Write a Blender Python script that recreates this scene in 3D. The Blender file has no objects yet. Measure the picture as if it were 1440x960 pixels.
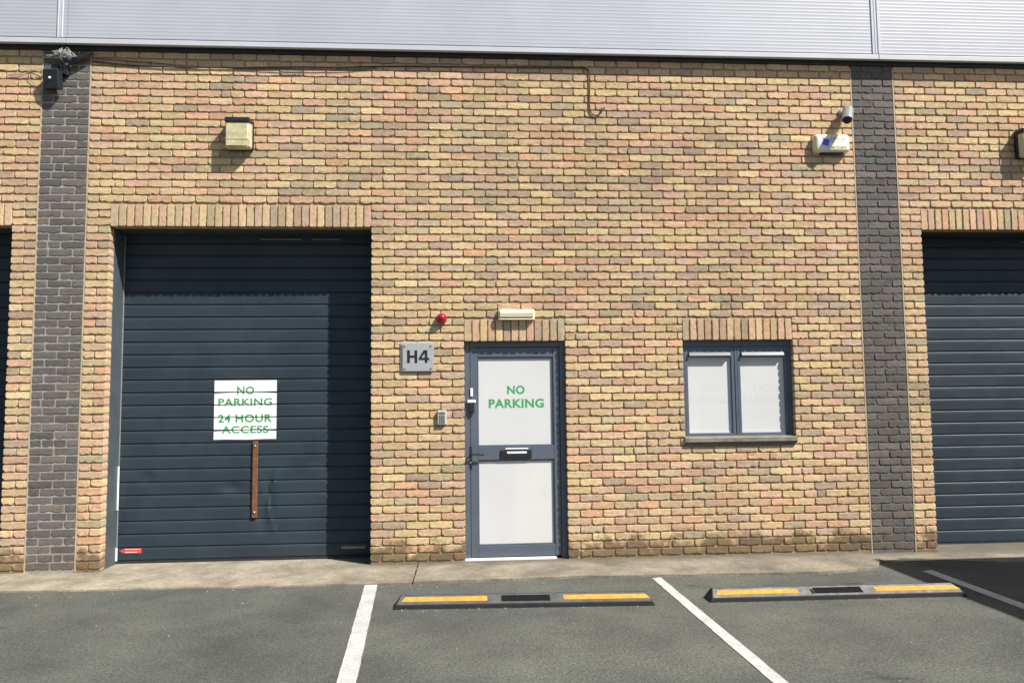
import bpy, bmesh, math, random
from mathutils import Vector, Matrix, noise as mnoise

R = random.Random(11)
scene = bpy.context.scene
COL = scene.collection

# ------------------------------------------------------------------ camera
cam_data = bpy.data.cameras.new("camera")
cam_data.sensor_fit = 'HORIZONTAL'
cam_data.sensor_width = 36.0
cam_data.lens = 36.0 * 1081.94 / 1440.0
cam_data.clip_start = 0.05
cam_data.clip_end = 2000.0
cam = bpy.data.objects.new("camera", cam_data)
COL.objects.link(cam)
cam.matrix_world = (Matrix.Translation((0.8545, -7.5032, 1.5192)) @ Matrix.Rotation(-0.06857, 4, 'Z')
                    @ Matrix.Rotation(math.pi / 2 + 0.07671, 4, 'X') @ Matrix.Rotation(-0.010984, 4, 'Z'))
scene.camera = cam

# ------------------------------------------------------------------ light
TO_SUN = Vector((1.36, -1.0, 1.81)).normalized()
sun_data = bpy.data.lights.new("sun", 'SUN')
sun_data.energy = 5.0
sun_data.angle = math.radians(0.5)
sun_data.color = (1.0, 0.965, 0.91)
sun = bpy.data.objects.new("sun", sun_data)
COL.objects.link(sun)
sun.rotation_euler = TO_SUN.to_track_quat('Z', 'Y').to_euler()
sun.location = (8, -10, 12)

world = bpy.data.worlds.new("World")
scene.world = world
world.use_nodes = True
wn = world.node_tree
bg = wn.nodes["Background"]
sky = wn.nodes.new("ShaderNodeTexSky")
sky.sky_type = 'NISHITA'
sky.sun_disc = False
sky.sun_elevation = math.asin(TO_SUN.z)
sky.sun_rotation = math.atan2(TO_SUN.x, TO_SUN.y)
sky.air_density = 1.0
sky.dust_density = 1.2
wn.links.new(sky.outputs[0], bg.inputs[0])
bg.inputs[1].default_value = 0.068

scene.view_settings.view_transform = 'Standard'
scene.view_settings.look = 'None'
scene.view_settings.gamma = 1.0
scene.view_settings.exposure = 0.80

# ------------------------------------------------------------------ materials
def new_mat(name):
    m = bpy.data.materials.new(name)
    m.use_nodes = True
    return m, m.node_tree, m.node_tree.nodes["Principled BSDF"]

def N(nt, kind, **kw):
    n = nt.nodes.new(kind)
    for k, v in kw.items():
        if k.startswith('i_'):
            key = k[2:]
            key = int(key) if key.isdigit() else key
            n.inputs[key].default_value = v
        else:
            setattr(n, k, v)
    return n

def ramp(nt, a, b, ca=(0, 0, 0, 1), cb=(1, 1, 1, 1)):
    r = nt.nodes.new("ShaderNodeValToRGB")
    e = r.color_ramp.elements
    e[0].position, e[1].position = a, b
    e[0].color, e[1].color = ca, cb
    return r

def mixc(nt, blend, fac, a, b):
    m = nt.nodes.new("ShaderNodeMix")
    m.data_type = 'RGBA'
    m.blend_type = blend
    m.clamp_factor = True
    for sock, v in ((m.inputs[0], fac), (m.inputs[6], a), (m.inputs[7], b)):
        if hasattr(v, 'is_output'):
            nt.links.new(v, sock)
        elif isinstance(v, (int, float)):
            sock.default_value = v
        else:
            sock.default_value = (*v, 1) if len(v) == 3 else v
    return m.outputs[2]

def pos_noise(nt, scale, detail=4, rough=0.6, vscale=None):
    g = N(nt, "ShaderNodeNewGeometry")
    src = g.outputs["Position"]
    if vscale:
        vm = N(nt, "ShaderNodeVectorMath", operation='MULTIPLY')
        vm.inputs[1].default_value = vscale
        nt.links.new(src, vm.inputs[0])
        src = vm.outputs[0]
    t = N(nt, "ShaderNodeTexNoise")
    t.inputs["Scale"].default_value = scale
    t.inputs["Detail"].default_value = detail
    t.inputs["Roughness"].default_value = rough
    nt.links.new(src, t.inputs["Vector"])
    return t.outputs["Fac"]

def add_bump(nt, bsdf, height, strength, dist):
    b = N(nt, "ShaderNodeBump")
    b.inputs["Strength"].default_value = strength
    b.inputs["Distance"].default_value = dist
    nt.links.new(height, b.inputs["Height"])
    nt.links.new(b.outputs[0], bsdf.inputs["Normal"])

def plain(name, col, rough=0.5, metal=0.0, dirt=0.12, scale=9.0, bump=0.0, spec=0.5, bscale=150):
    m, nt, b = new_mat(name)
    f = pos_noise(nt, scale, 5)
    r = ramp(nt, 0.3, 0.72)
    nt.links.new(f, r.inputs[0])
    lo = tuple(c * (1 - dirt) for c in col)
    hi = tuple(min(1, c * (1 + dirt * 0.6)) for c in col)
    nt.links.new(mixc(nt, 'MIX', r.outputs[0], lo, hi), b.inputs["Base Color"])
    b.inputs["Roughness"].default_value = rough
    b.inputs["Metallic"].default_value = metal
    b.inputs["Specular IOR Level"].default_value = spec
    if bump:
        add_bump(nt, b, pos_noise(nt, bscale, 3), 0.6, bump)
    return m

def brick_mat(name, joined, stain=1.0):
    m, nt, b = new_mat(name)
    if joined:
        a = N(nt, "ShaderNodeAttribute", attribute_name="tint")
        base = a.outputs["Color"]
    else:
        a = N(nt, "ShaderNodeObjectInfo")
        base = a.outputs["Color"]
    # mottling inside each brick
    r1 = ramp(nt, 0.28, 0.75, (0.72, 0.72, 0.74, 1), (1.20, 1.20, 1.15, 1))
    nt.links.new(pos_noise(nt, 22, 6, 0.72), r1.inputs[0])
    c = mixc(nt, 'MULTIPLY', 1.0, base, r1.outputs[0])
    rh = ramp(nt, 0.36, 0.64, (1.06, 0.955, 0.88, 1), (0.98, 1.03, 0.95, 1))
    nt.links.new(pos_noise(nt, 9, 4, 0.6, (1.0, 1.0, 1.8)), rh.inputs[0])
    c = mixc(nt, 'MULTIPLY', 1.0, c, rh.outputs[0])
    rw = ramp(nt, 0.32, 0.60, (0.87, 0.865, 0.85, 1), (1.06, 1.05, 1.03, 1))
    nt.links.new(pos_noise(nt, 0.75, 6, 0.6, (1.0, 1.0, 0.55)), rw.inputs[0])
    c = mixc(nt, 'MULTIPLY', 1.0, c, rw.outputs[0])
    # kiln marks: darker smudges that run along a brick
    r2 = ramp(nt, 0.58, 0.74)
    nt.links.new(pos_noise(nt, 7.5, 5, 0.75, (1.0, 1.0, 2.6)), r2.inputs[0])
    sc = N(nt, "ShaderNodeMath", operation='MULTIPLY')
    nt.links.new(r2.outputs[0], sc.inputs[0])
    sc.inputs[1].default_value = 0.5
    c = mixc(nt, 'MIX', sc.outputs[0], c, (0.17, 0.135, 0.10))
    # pits
    v = N(nt, "ShaderNodeTexVoronoi")
    v.inputs["Scale"].default_value = 70
    g = N(nt, "ShaderNodeNewGeometry")
    nt.links.new(g.outputs["Position"], v.inputs["Vector"])
    r3 = ramp(nt, 0.16, 0.27, (1, 1, 1, 1), (0, 0, 0, 1))
    nt.links.new(v.outputs["Distance"], r3.inputs[0])
    r4 = ramp(nt, 0.50, 0.58)
    nt.links.new(pos_noise(nt, 30, 3), r4.inputs[0])
    pm = N(nt, "ShaderNodeMath", operation='MULTIPLY')
    nt.links.new(r3.outputs[0], pm.inputs[0])
    nt.links.new(r4.outputs[0], pm.inputs[1])
    pm2 = N(nt, "ShaderNodeMath", operation='MULTIPLY')
    nt.links.new(pm.outputs[0], pm2.inputs[0])
    pm2.inputs[1].default_value = 0.6
    c = mixc(nt, 'MIX', pm2.outputs[0], c, (0.09, 0.065, 0.045))
    # moss and splash stain along the foot of the wall
    if stain:
        sx = N(nt, "ShaderNodeSeparateXYZ")
        nt.links.new(g.outputs["Position"], sx.inputs[0])
        ad = N(nt, "ShaderNodeMath", operation='MULTIPLY_ADD')
        nt.links.new(pos_noise(nt, 4.2, 6, 0.75), ad.inputs[0])
        ad.inputs[1].default_value = 0.72
        nt.links.new(sx.outputs["Z"], ad.inputs[2])
        mr = N(nt, "ShaderNodeMapRange")
        mr.inputs["From Min"].default_value = 0.57
        mr.inputs["From Max"].default_value = 0.48
        mr.inputs["To Min"].default_value = 0.0
        mr.inputs["To Max"].default_value = 0.74 * stain
        nt.links.new(ad.outputs[0], mr.inputs["Value"])
        st = mixc(nt, 'MIX', pos_noise(nt, 6, 4), (0.042, 0.038, 0.016), (0.125, 0.072, 0.038))
        c = mixc(nt, 'MIX', mr.outputs[0], c, st)
    nt.links.new(c, b.inputs["Base Color"])
    b.inputs["Roughness"].default_value = 0.92
    b.inputs["Specular IOR Level"].default_value = 0.2
    mx = N(nt, "ShaderNodeMath", operation='MULTIPLY_ADD')
    nt.links.new(pm.outputs[0], mx.inputs[0])
    mx.inputs[1].default_value = -0.7
    nt.links.new(pos_noise(nt, 85, 5, 0.7), mx.inputs[2])
    add_bump(nt, b, mx.outputs[0], 0.85, 0.006)
    return m

def asphalt_mat():
    m, nt, b = new_mat("asphalt")
    fine = ramp(nt, 0.36, 0.66, (0.036, 0.038, 0.035, 1), (0.150, 0.151, 0.133, 1))
    nt.links.new(pos_noise(nt, 62, 5, 0.85), fine.inputs[0])
    big = ramp(nt, 0.32, 0.68, (0.68, 0.69, 0.71, 1), (1.30, 1.31, 1.24, 1))
    nt.links.new(pos_noise(nt, 0.9, 6, 0.62), big.inputs[0])
    c = mixc(nt, 'MULTIPLY', 1.0, fine.outputs[0], big.outputs[0])
    # pale stone chips
    v = N(nt, "ShaderNodeTexVoronoi")
    v.inputs["Scale"].default_value = 75
    g = N(nt, "ShaderNodeNewGeometry")
    nt.links.new(g.outputs["Position"], v.inputs["Vector"])
    rr = ramp(nt, 0.10, 0.20, (1, 1, 1, 1), (0, 0, 0, 1))
    nt.links.new(v.outputs["Distance"], rr.inputs[0])
    rc = ramp(nt, 0.60, 0.66)
    nt.links.new(pos_noise(nt, 33, 3), rc.inputs[0])
    pm = N(nt, "ShaderNodeMath", operation='MULTIPLY')
    nt.links.new(rr.outputs[0], pm.inputs[0])
    nt.links.new(rc.outputs[0], pm.inputs[1])
    c = mixc(nt, 'MIX', pm.outputs[0], c, (0.30, 0.29, 0.25))
    # chalky scuffs
    rs = ramp(nt, 0.67, 0.80)
    nt.links.new(pos_noise(nt, 2.3, 7, 0.68, (1, 1.6, 1)), rs.inputs[0])
    s = N(nt, "ShaderNodeMath", operation='MULTIPLY')
    nt.links.new(rs.outputs[0], s.inputs[0])
    s.inputs[1].default_value = 0.45
    c = mixc(nt, 'MIX', s.outputs[0], c, (0.26, 0.255, 0.225))
    # oil drips
    ro = ramp(nt, 0.66, 0.73)
    nt.links.new(pos_noise(nt, 1.7, 4, 0.6, (0.8, 1.9, 1)), ro.inputs[0])
    so = N(nt, "ShaderNodeMath", operation='MULTIPLY')
    nt.links.new(ro.outputs[0], so.inputs[0])
    so.inputs[1].default_value = 0.6
    c = mixc(nt, 'MIX', so.outputs[0], c, (0.028, 0.028, 0.028))
    nt.links.new(c, b.inputs["Base Color"])
    b.inputs["Roughness"].default_value = 0.9
    b.inputs["Specular IOR Level"].default_value = 0.25
    add_bump(nt, b, pos_noise(nt, 85, 4, 0.8), 0.8, 0.007)
    return m

def concrete_mat():
    m, nt, b = new_mat("concrete")
    r1 = ramp(nt, 0.34, 0.66, (0.17, 0.145, 0.11, 1), (0.40, 0.355, 0.27, 1))
    nt.links.new(pos_noise(nt, 2.1, 7, 0.68), r1.inputs[0])
    r2 = ramp(nt, 0.35, 0.68, (0.68, 0.68, 0.68, 1), (1.15, 1.15, 1.15, 1))
    nt.links.new(pos_noise(nt, 40, 5, 0.75), r2.inputs[0])
    c = mixc(nt, 'MULTIPLY', 1.0, r1.outputs[0], r2.outputs[0])
    r3 = ramp(nt, 0.62, 0.74)
    nt.links.new(pos_noise(nt, 4.5, 6, 0.7, (0.6, 2.2, 1)), r3.inputs[0])
    s = N(nt, "ShaderNodeMath", operation='MULTIPLY')
    nt.links.new(r3.outputs[0], s.inputs[0])
    s.inputs[1].default_value = 0.6
    c = mixc(nt, 'MIX', s.outputs[0], c, (0.12, 0.10, 0.075))
    g = N(nt, "ShaderNodeNewGeometry")
    sx = N(nt, "ShaderNodeSeparateXYZ")
    nt.links.new(g.outputs["Position"], sx.inputs[0])
    ad = N(nt, "ShaderNodeMath", operation='MULTIPLY_ADD')
    nt.links.new(pos_noise(nt, 5, 6, 0.75), ad.inputs[0])
    ad.inputs[1].default_value = 0.5
    nt.links.new(sx.outputs["Y"], ad.inputs[2])
    mr = N(nt, "ShaderNodeMapRange")
    mr.inputs["From Min"].default_value = 0.02
    mr.inputs["From Max"].default_value = 0.24
    mr.inputs["To Max"].default_value = 0.75
    nt.links.new(ad.outputs[0], mr.inputs["Value"])
    # the apron before the left shutter is swept and paler, east of it dirtier
    mx_ = N(nt, "ShaderNodeMapRange")
    mx_.inputs["From Min"].default_value = -0.6
    mx_.inputs["From Max"].default_value = 0.5
    mx_.inputs["To Min"].default_value = 0.15
    nt.links.new(sx.outputs["X"], mx_.inputs["Value"])
    mm = N(nt, "ShaderNodeMath", operation='MULTIPLY')
    nt.links.new(mr.outputs[0], mm.inputs[0])
    nt.links.new(mx_.outputs[0], mm.inputs[1])
    rx = ramp(nt, 0.0, 1.0, (1.08, 1.06, 1.02, 1), (0.74, 0.73, 0.71, 1))
    nt.links.new(mx_.outputs[0], rx.inputs[0])
    c = mixc(nt, 'MULTIPLY', 1.0, c, rx.outputs[0])
    c = mixc(nt, 'MIX', mm.outputs[0], c, (0.085, 0.072, 0.048))
    nt.links.new(c, b.inputs["Base Color"])
    b.inputs["Roughness"].default_value = 0.9
    add_bump(nt, b, pos_noise(nt, 60, 5, 0.7), 0.6, 0.005)
    return m

def paint_line_mat():
    m, nt, b = new_mat("line_paint")
    r = ramp(nt, 0.50, 0.68)
    nt.links.new(pos_noise(nt, 34, 6, 0.85), r.inputs[0])
    r2 = ramp(nt, 0.3, 0.7, (0.36, 0.35, 0.335, 1), (0.53, 0.52, 0.495, 1))
    nt.links.new(pos_noise(nt, 5, 5), r2.inputs[0])
    c = mixc(nt, 'MIX', r.outputs[0], r2.outputs[0], (0.22, 0.22, 0.20))
    nt.links.new(c, b.inputs["Base Color"])
    b.inputs["Roughness"].default_value = 0.8
    add_bump(nt, b, pos_noise(nt, 150, 3), 0.6, 0.004)
    return m

def shutter_mat():
    m, nt, b = new_mat("shutter_paint")
    r = ramp(nt, 0.3, 0.75, (0.021, 0.031, 0.041, 1), (0.034, 0.047, 0.058, 1))
    nt.links.new(pos_noise(nt, 2.2, 6, 0.65), r.inputs[0])
    r2 = ramp(nt, 0.66, 0.74)
    nt.links.new(pos_noise(nt, 34, 4, 0.7), r2.inputs[0])
    s = N(nt, "ShaderNodeMath", operation='MULTIPLY')
    nt.links.new(r2.outputs[0], s.inputs[0])
    s.inputs[1].default_value = 0.15
    b.inputs['Specular IOR Level'].default_value = 0.22
    c = mixc(nt, 'MIX', s.outputs[0], r.outputs[0], (0.16, 0.17, 0.17))
    nt.links.new(c, b.inputs["Base Color"])
    rr = ramp(nt, 0.3, 0.7, (0.42, 0.42, 0.42, 1), (0.58, 0.58, 0.58, 1))
    nt.links.new(pos_noise(nt, 5, 4), rr.inputs[0])
    nt.links.new(rr.outputs[0], b.inputs["Roughness"])
    add_bump(nt, b, pos_noise(nt, 320, 2), 0.25, 0.001)
    return m

M = {}
M['brick'] = brick_mat("buff_brick", False)
M['brick_joined'] = brick_mat("buff_brick_joined", True)
M['dark_brick'] = brick_mat("charcoal_brick", False, 0.35)
M['mortar'] = plain("buff_mortar", (0.37, 0.275, 0.175), 0.95, bump=0.004, dirt=0.25, scale=20, spec=0.1)
M['grey_mortar'] = plain("grey_mortar", (0.30, 0.28, 0.26), 0.95, bump=0.004, dirt=0.3, scale=14, spec=0.1)
M['sealant'] = plain("tan_sealant", (0.42, 0.33, 0.22), 0.7, dirt=0.2)
M['asphalt'] = asphalt_mat()
M['concrete'] = concrete_mat()
M['line'] = paint_line_mat()
M['shutter'] = shutter_mat()
M['steel_grey'] = plain("slate_steel", (0.062, 0.078, 0.086), 0.45, dirt=0.2, scale=5)
M['frame'] = plain("slate_frame_paint", (0.085, 0.105, 0.135), 0.38, dirt=0.14, scale=4)
M['black'] = plain("black_plastic", (0.016, 0.018, 0.024), 0.35, dirt=0.25, scale=30)
M['rubber'] = plain("black_rubber", (0.018, 0.018, 0.019), 0.75, dirt=0.35, scale=14, bump=0.002)
M['pad'] = plain("black_pad", (0.009, 0.009, 0.010), 0.95, dirt=0.4, scale=40, bump=0.002, spec=0.15)
M['dark_mortar'] = plain("dark_mortar", (0.13, 0.12, 0.115), 0.95, bump=0.004, dirt=0.3, scale=14, spec=0.1)
M['dusty_rubber'] = plain("dusty_rubber", (0.17, 0.16, 0.145), 0.9, dirt=0.5, scale=13, bump=0.003)
M['grey_rubber'] = plain("grey_rubber", (0.085, 0.082, 0.080), 0.85, dirt=0.35, scale=13, bump=0.003)
M['yellow'] = plain("yellow_plastic", (0.56, 0.27, 0.038), 0.6, dirt=0.3, scale=22)
M['cladding'] = plain("silver_cladding", (0.385, 0.394, 0.425), 0.45, dirt=0.08, scale=1.6)
M['trim'] = plain("silver_trim", (0.46, 0.47, 0.51), 0.45, dirt=0.08, scale=3)
M['soffit'] = plain("dark_soffit", (0.030, 0.034, 0.040), 0.7, dirt=0.3, scale=6)
M['trim_grey'] = plain("grey_rail_gap_light", (0.22, 0.23, 0.23), 0.5, dirt=0.2)  # rail grey, shared by the bars that imitate light through the gap
M['film'] = plain("frosted_film", (0.565, 0.565, 0.555), 0.32, dirt=0.045, scale=2.2)
M['film_b'] = plain("frosted_film_overlap", (0.582, 0.578, 0.552), 0.32, dirt=0.05, scale=3)
M['film_text'] = plain("faded_film_text", (0.522, 0.526, 0.518), 0.4, dirt=0.02)
M['sticker'] = plain("white_vinyl", (0.82, 0.83, 0.80), 0.35, dirt=0.03, scale=4)
M['green'] = plain("green_vinyl", (0.05, 0.29, 0.10), 0.4, dirt=0.08)
M['white'] = plain("white_plastic", (0.80, 0.80, 0.77), 0.4, dirt=0.06)
M['cream'] = plain("cream_plastic", (0.72, 0.67, 0.48), 0.45, dirt=0.1, scale=14)
M['yellowed'] = plain("yellowed_diffuser", (0.52, 0.47, 0.27), 0.3, dirt=0.3, scale=16)
M['pale_diffuser'] = plain("pale_diffuser", (0.58, 0.56, 0.40), 0.35, dirt=0.2, scale=16)
M['rust'] = plain("rusty_bar", (0.17, 0.068, 0.028), 0.75, dirt=0.4, scale=24, bump=0.002)
M['red'] = plain("red_dome", (0.30, 0.006, 0.020), 0.15, dirt=0.1)
M['red_base'] = plain("red_base", (0.28, 0.03, 0.04), 0.4, dirt=0.15)
M['red_sticker'] = plain("red_sticker", (0.62, 0.07, 0.05), 0.4, dirt=0.2, scale=40)
M['brushed'] = plain("brushed_plate", (0.42, 0.43, 0.42), 0.45, metal=0.35, dirt=0.1, scale=20)
M['acrylic'] = plain("acrylic_edge", (0.45, 0.44, 0.40), 0.25, dirt=0.1)
M['chrome'] = plain("steel_fixing", (0.6, 0.6, 0.6), 0.25, metal=0.9, dirt=0.1)
M['ink'] = plain("black_ink", (0.012, 0.012, 0.02), 0.4, dirt=0.1)
M['grey_ink'] = plain("grey_ink", (0.14, 0.14, 0.16), 0.5, dirt=0.05)
M['blue'] = plain("blue_print", (0.055, 0.055, 0.42), 0.4, dirt=0.08)
M['pale_blue'] = plain("pale_blue_print", (0.52, 0.55, 0.66), 0.4, dirt=0.05)
M['gold'] = plain("gold_print", (0.50, 0.36, 0.18), 0.5, dirt=0.1)
M['keypad'] = plain("keypad_grey", (0.46, 0.45, 0.40), 0.4, dirt=0.12, scale=30)
M['key'] = plain("keypad_key", (0.13, 0.13, 0.125), 0.45, dirt=0.1)
M['silver'] = plain("silver_paint", (0.30, 0.30, 0.31), 0.32, metal=0.25, dirt=0.1, scale=20)
M['cable'] = plain("cable_sheath", (0.035, 0.028, 0.024), 0.6, dirt=0.3)
M['stone_sill'] = plain("stone_sill", (0.21, 0.185, 0.145), 0.85, dirt=0.35, scale=12, bump=0.003)
M['fluff'] = plain("pale_fibre", (0.36, 0.35, 0.32), 0.9, dirt=0.3, scale=60)
M['leaf'] = plain("dead_leaf", (0.075, 0.045, 0.022), 0.9, dirt=0.5, scale=90)
M['chip'] = plain("pale_chip", (0.34, 0.33, 0.30), 0.9, dirt=0.3, scale=60)
M['shell'] = plain("block_wall", (0.22, 0.21, 0.20), 0.9, dirt=0.15)
M['van'] = plain("van_paint", (0.55, 0.56, 0.58), 0.25, dirt=0.06)
M['glass_dark'] = plain("tinted_glass", (0.02, 0.025, 0.03), 0.05, dirt=0.05)
M['lamp_red'] = plain("red_lens", (0.35, 0.02, 0.02), 0.2, dirt=0.05)

# ------------------------------------------------------------------ mesh helpers
def make(name, bm, mat, parent=None, loc=None, smooth=None):
    me = bpy.data.meshes.new(name)
    bm.normal_update()
    bm.to_mesh(me)
    bm.free()
    for m in (mat if isinstance(mat, (list, tuple)) else [mat]):
        me.materials.append(m)
    if smooth is not None:
        for p in me.polygons:
            p.use_smooth = True
        me.set_sharp_from_angle(angle=math.radians(smooth))
    o = bpy.data.objects.new(name, me)
    COL.objects.link(o)
    if parent:
        o.parent = parent
    if loc:
        o.location = loc
    return o

def tag(o, label=None, cat=None, group=None, kind=None):
    if label: o['label'] = label
    if cat: o['category'] = cat
    if group: o['group'] = group
    if kind: o['kind'] = kind
    return o

def empty(name, loc=(0, 0, 0), parent=None):
    o = bpy.data.objects.new(name, None)
    o.empty_display_size = 0.1
    o.location = loc
    COL.objects.link(o)
    if parent: o.parent = parent
    return o

def local(o, parent):
    """part modelled in world coordinates under a thing whose base is elsewhere"""
    o.matrix_parent_inverse = Matrix.Translation(parent.location).inverted()
    return o

def add_box(bm, x0, x1, y0, y1, z0, z1, bev=0.0, seg=2, mi=0):
    mat = Matrix.Translation(((x0 + x1) / 2, (y0 + y1) / 2, (z0 + z1) / 2)) @ Matrix.Diagonal((x1 - x0, y1 - y0, z1 - z0, 1))
    r = bmesh.ops.create_cube(bm, size=1.0, matrix=mat)
    fs = set(f for v in r['verts'] for f in v.link_faces)
    if bev:
        es = list(set(e for v in r['verts'] for e in v.link_edges))
        rb = bmesh.ops.bevel(bm, geom=es, offset=bev, segments=seg, affect='EDGES', profile=0.5)
        fs = set(rb['faces']) | set(f for f in fs if f.is_valid)
    for f in fs:
        if f.is_valid: f.material_index = mi
    return bm

def box(x0, x1, y0, y1, z0, z1, bev=0.0, seg=2):
    return add_box(bmesh.new(), x0, x1, y0, y1, z0, z1, bev, seg)

def add_tube(bm, pts, rad, n=8, caps=True):
    pts = [Vector(p) for p in pts]
    rings = []
    up = Vector((0.13, 0.97, 0.2)).normalized()
    for i, p in enumerate(pts):
        d = (pts[min(i + 1, len(pts) - 1)] - pts[max(i - 1, 0)]).normalized()
        a = d.cross(up)
        if a.length < 1e-4: a = d.cross(Vector((1, 0, 0)))
        a.normalize()
        b = d.cross(a).normalized()
        r = rad[i] if isinstance(rad, (list, tuple)) else rad
        rings.append([bm.verts.new(p + (a * math.cos(t) + b * math.sin(t)) * r) for t in [2 * math.pi * k / n for k in range(n)]])
    for i in range(len(rings) - 1):
        for k in range(n):
            bm.faces.new((rings[i][k], rings[i][(k + 1) % n], rings[i + 1][(k + 1) % n], rings[i + 1][k]))
    if caps:
        bm.faces.new(rings[0][::-1]); bm.faces.new(rings[-1])
    return bm

def spline(pts, per=8):
    pts = [Vector(p) for p in pts]
    out = []
    for i in range(len(pts) - 1):
        p0, p1, p2, p3 = pts[max(i - 1, 0)], pts[i], pts[i + 1], pts[min(i + 2, len(pts) - 1)]
        for k in range(per):
            t = k / per
            out.append(0.5 * ((2 * p1) + (p2 - p0) * t + (2 * p0 - 5 * p1 + 4 * p2 - p3) * t * t + (3 * p1 - p0 - 3 * p2 + p3) * t ** 3))
    out.append(pts[-1])
    return out

def lathe(prof, axis_pt, n=24):
    """profile (radius, depth towards the viewer) spun about a line along -Y"""
    bm = bmesh.new()
    rings = []
    for r, d in prof:
        rings.append([bm.verts.new((axis_pt[0] + r * math.cos(2 * math.pi * k / n), axis_pt[1] - d, axis_pt[2] + r * math.sin(2 * math.pi * k / n))) for k in range(n)])
    for i in range(len(rings) - 1):
        for k in range(n):
            bm.faces.new((rings[i][k], rings[i + 1][k], rings[i + 1][(k + 1) % n], rings[i][(k + 1) % n]))
    bm.faces.new(rings[-1])
    bmesh.ops.recalc_face_normals(bm, faces=bm.faces)
    return bm

def prism_x(prof, x0, x1, taper0=0.0, taper1=0.0):
    """(y, z) outline extruded along X; the ends lean in with height"""
    bm = bmesh.new()
    z0 = min(z for y, z in prof); zr = max(z for y, z in prof) - z0
    a = [bm.verts.new((x0 + taper0 * (z - z0) / zr, y, z)) for y, z in prof]
    b = [bm.verts.new((x1 - taper1 * (z - z0) / zr, y, z)) for y, z in prof]
    n = len(prof)
    for i in range(n):
        bm.faces.new((a[i], a[(i + 1) % n], b[(i + 1) % n], b[i]))
    bm.faces.new(a[::-1]); bm.faces.new(b)
    bmesh.ops.recalc_face_normals(bm, faces=bm.faces)
    return bm

def text_bm(body, x0, x1, z0, z1, y, thick=0.0006, bold=0.0, spacing=1.0):
    cu = bpy.data.curves.new("lettering", 'FONT')
    cu.body = body
    cu.size = 1.0
    cu.offset = bold
    cu.space_character = spacing
    cu.align_x = 'LEFT'
    cu.resolution_u = 4
    tmp = bpy.data.objects.new("lettering_source", cu)
    COL.objects.link(tmp)
    dg = bpy.context.evaluated_depsgraph_get()
    me = bpy.data.meshes.new_from_object(tmp.evaluated_get(dg))
    bpy.data.objects.remove(tmp)
    bpy.data.curves.remove(cu)
    bm = bmesh.new()
    bm.from_mesh(me)
    bpy.data.meshes.remove(me)
    xs = [v.co.x for v in bm.verts]; ys = [v.co.y for v in bm.verts]
    ax, bx, ay, by = min(xs), max(xs), min(ys), max(ys)
    for v in bm.verts:
        v.co = Vector((x0 + (v.co.x - ax) / (bx - ax) * (x1 - x0), y, z0 + (v.co.y - ay) / (by - ay) * (z1 - z0)))
    bmesh.ops.remove_doubles(bm, verts=bm.verts, dist=1e-6)
    for f in bm.faces: f.smooth = False
    r = bmesh.ops.extrude_face_region(bm, geom=bm.faces[:])
    for v in [g for g in r['geom'] if isinstance(g, bmesh.types.BMVert)]:
        v.co.y -= thick
    bmesh.ops.recalc_face_normals(bm, faces=bm.faces)
    for f in bm.faces: f.smooth = False
    return bm

def merge(bm, other):
    me = bpy.data.meshes.new("tmp")
    other.to_mesh(me); other.free()
    bm.from_mesh(me)
    bpy.data.meshes.remove(me)
    return bm

# ------------------------------------------------------------------ bricks
C = 0.075                      # course height
JOINT = 0.0092
BED = 0.0130
DEPTH = 0.10

def zc(i): return 2.1 + i * C

def brick_bm(L, H, seed, rough=1.0, upright=False):
    """front face towards -Y with a ragged lower arris; origin at lower left of the front"""
    r = random.Random(seed)
    long_, short_ = (H, L) if upright else (L, H)
    pts = []
    nb = 8 if long_ > 0.15 else 5
    def wob(a): return r.uniform(-a, a) * rough
    cl, cr = r.uniform(0.004, 0.022) * rough, r.uniform(0.004, 0.014) * rough
    base = [(0.0015 + abs(wob(.002)), cl), (cl * 1.1, 0.002 + abs(wob(.003)))]
    for k in range(1, nb):
        base.append((long_ * k / nb + wob(.012), r.uniform(-0.0035, 0.0065) * rough + (r.uniform(.004, .011) * rough if r.random() < .14 else 0)))
    base += [(long_ - cr * 1.1, 0.002 + abs(wob(.003))), (long_ - 0.0012 - abs(wob(.002)), cr)]
    base += [(long_ - abs(wob(.002)), short_ * .55), (long_ - 0.001 - abs(wob(.002)), short_ - 0.005), (long_ - 0.006, short_ - abs(wob(.0012))),
             (long_ * .5 + wob(.02), short_ + wob(.0015)), (0.006, short_ - abs(wob(.0012))), (0.001 + abs(wob(.002)), short_ - 0.005), (abs(wob(.002)), short_ * .5)]
    if upright:
        pts = [(short_ - b, a) for a, b in base]
    else:
        pts = base
    cx = sum(p[0] for p in pts) / len(pts); cz = sum(p[1] for p in pts) / len(pts)
    bm = bmesh.new()
    yf = [r.uniform(-0.0010, 0.0016) * rough for _ in pts]
    inset = 0.0024
    def shrink(p):
        dx, dz = p[0] - cx, p[1] - cz
        hx, hz = (L / 2, H / 2)
        return (cx + dx * (1 - inset / hx), cz + dz * (1 - inset / hz))
    tip = wob(.0012)
    front = [bm.verts.new((shrink(p)[0], yf[i] + tip * (shrink(p)[1] - cz) / H * 2, shrink(p)[1])) for i, p in enumerate(pts)]
    rim = [bm.verts.new((p[0], 0.0032, p[1])) for p in pts]
    back = [bm.verts.new((p[0], DEPTH, p[1])) for p in pts]
    mid = bm.verts.new((cx + wob(.03), wob(.0016), cz))
    n = len(pts)
    for i in range(n):
        j = (i + 1) % n
        bm.faces.new((mid, front[i], front[j]))
        bm.faces.new((front[i], rim[i], rim[j], front[j]))
        bm.faces.new((rim[i], back[i], back[j], rim[j]))
    bmesh.ops.recalc_face_normals(bm, faces=bm.faces)
    return bm

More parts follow.
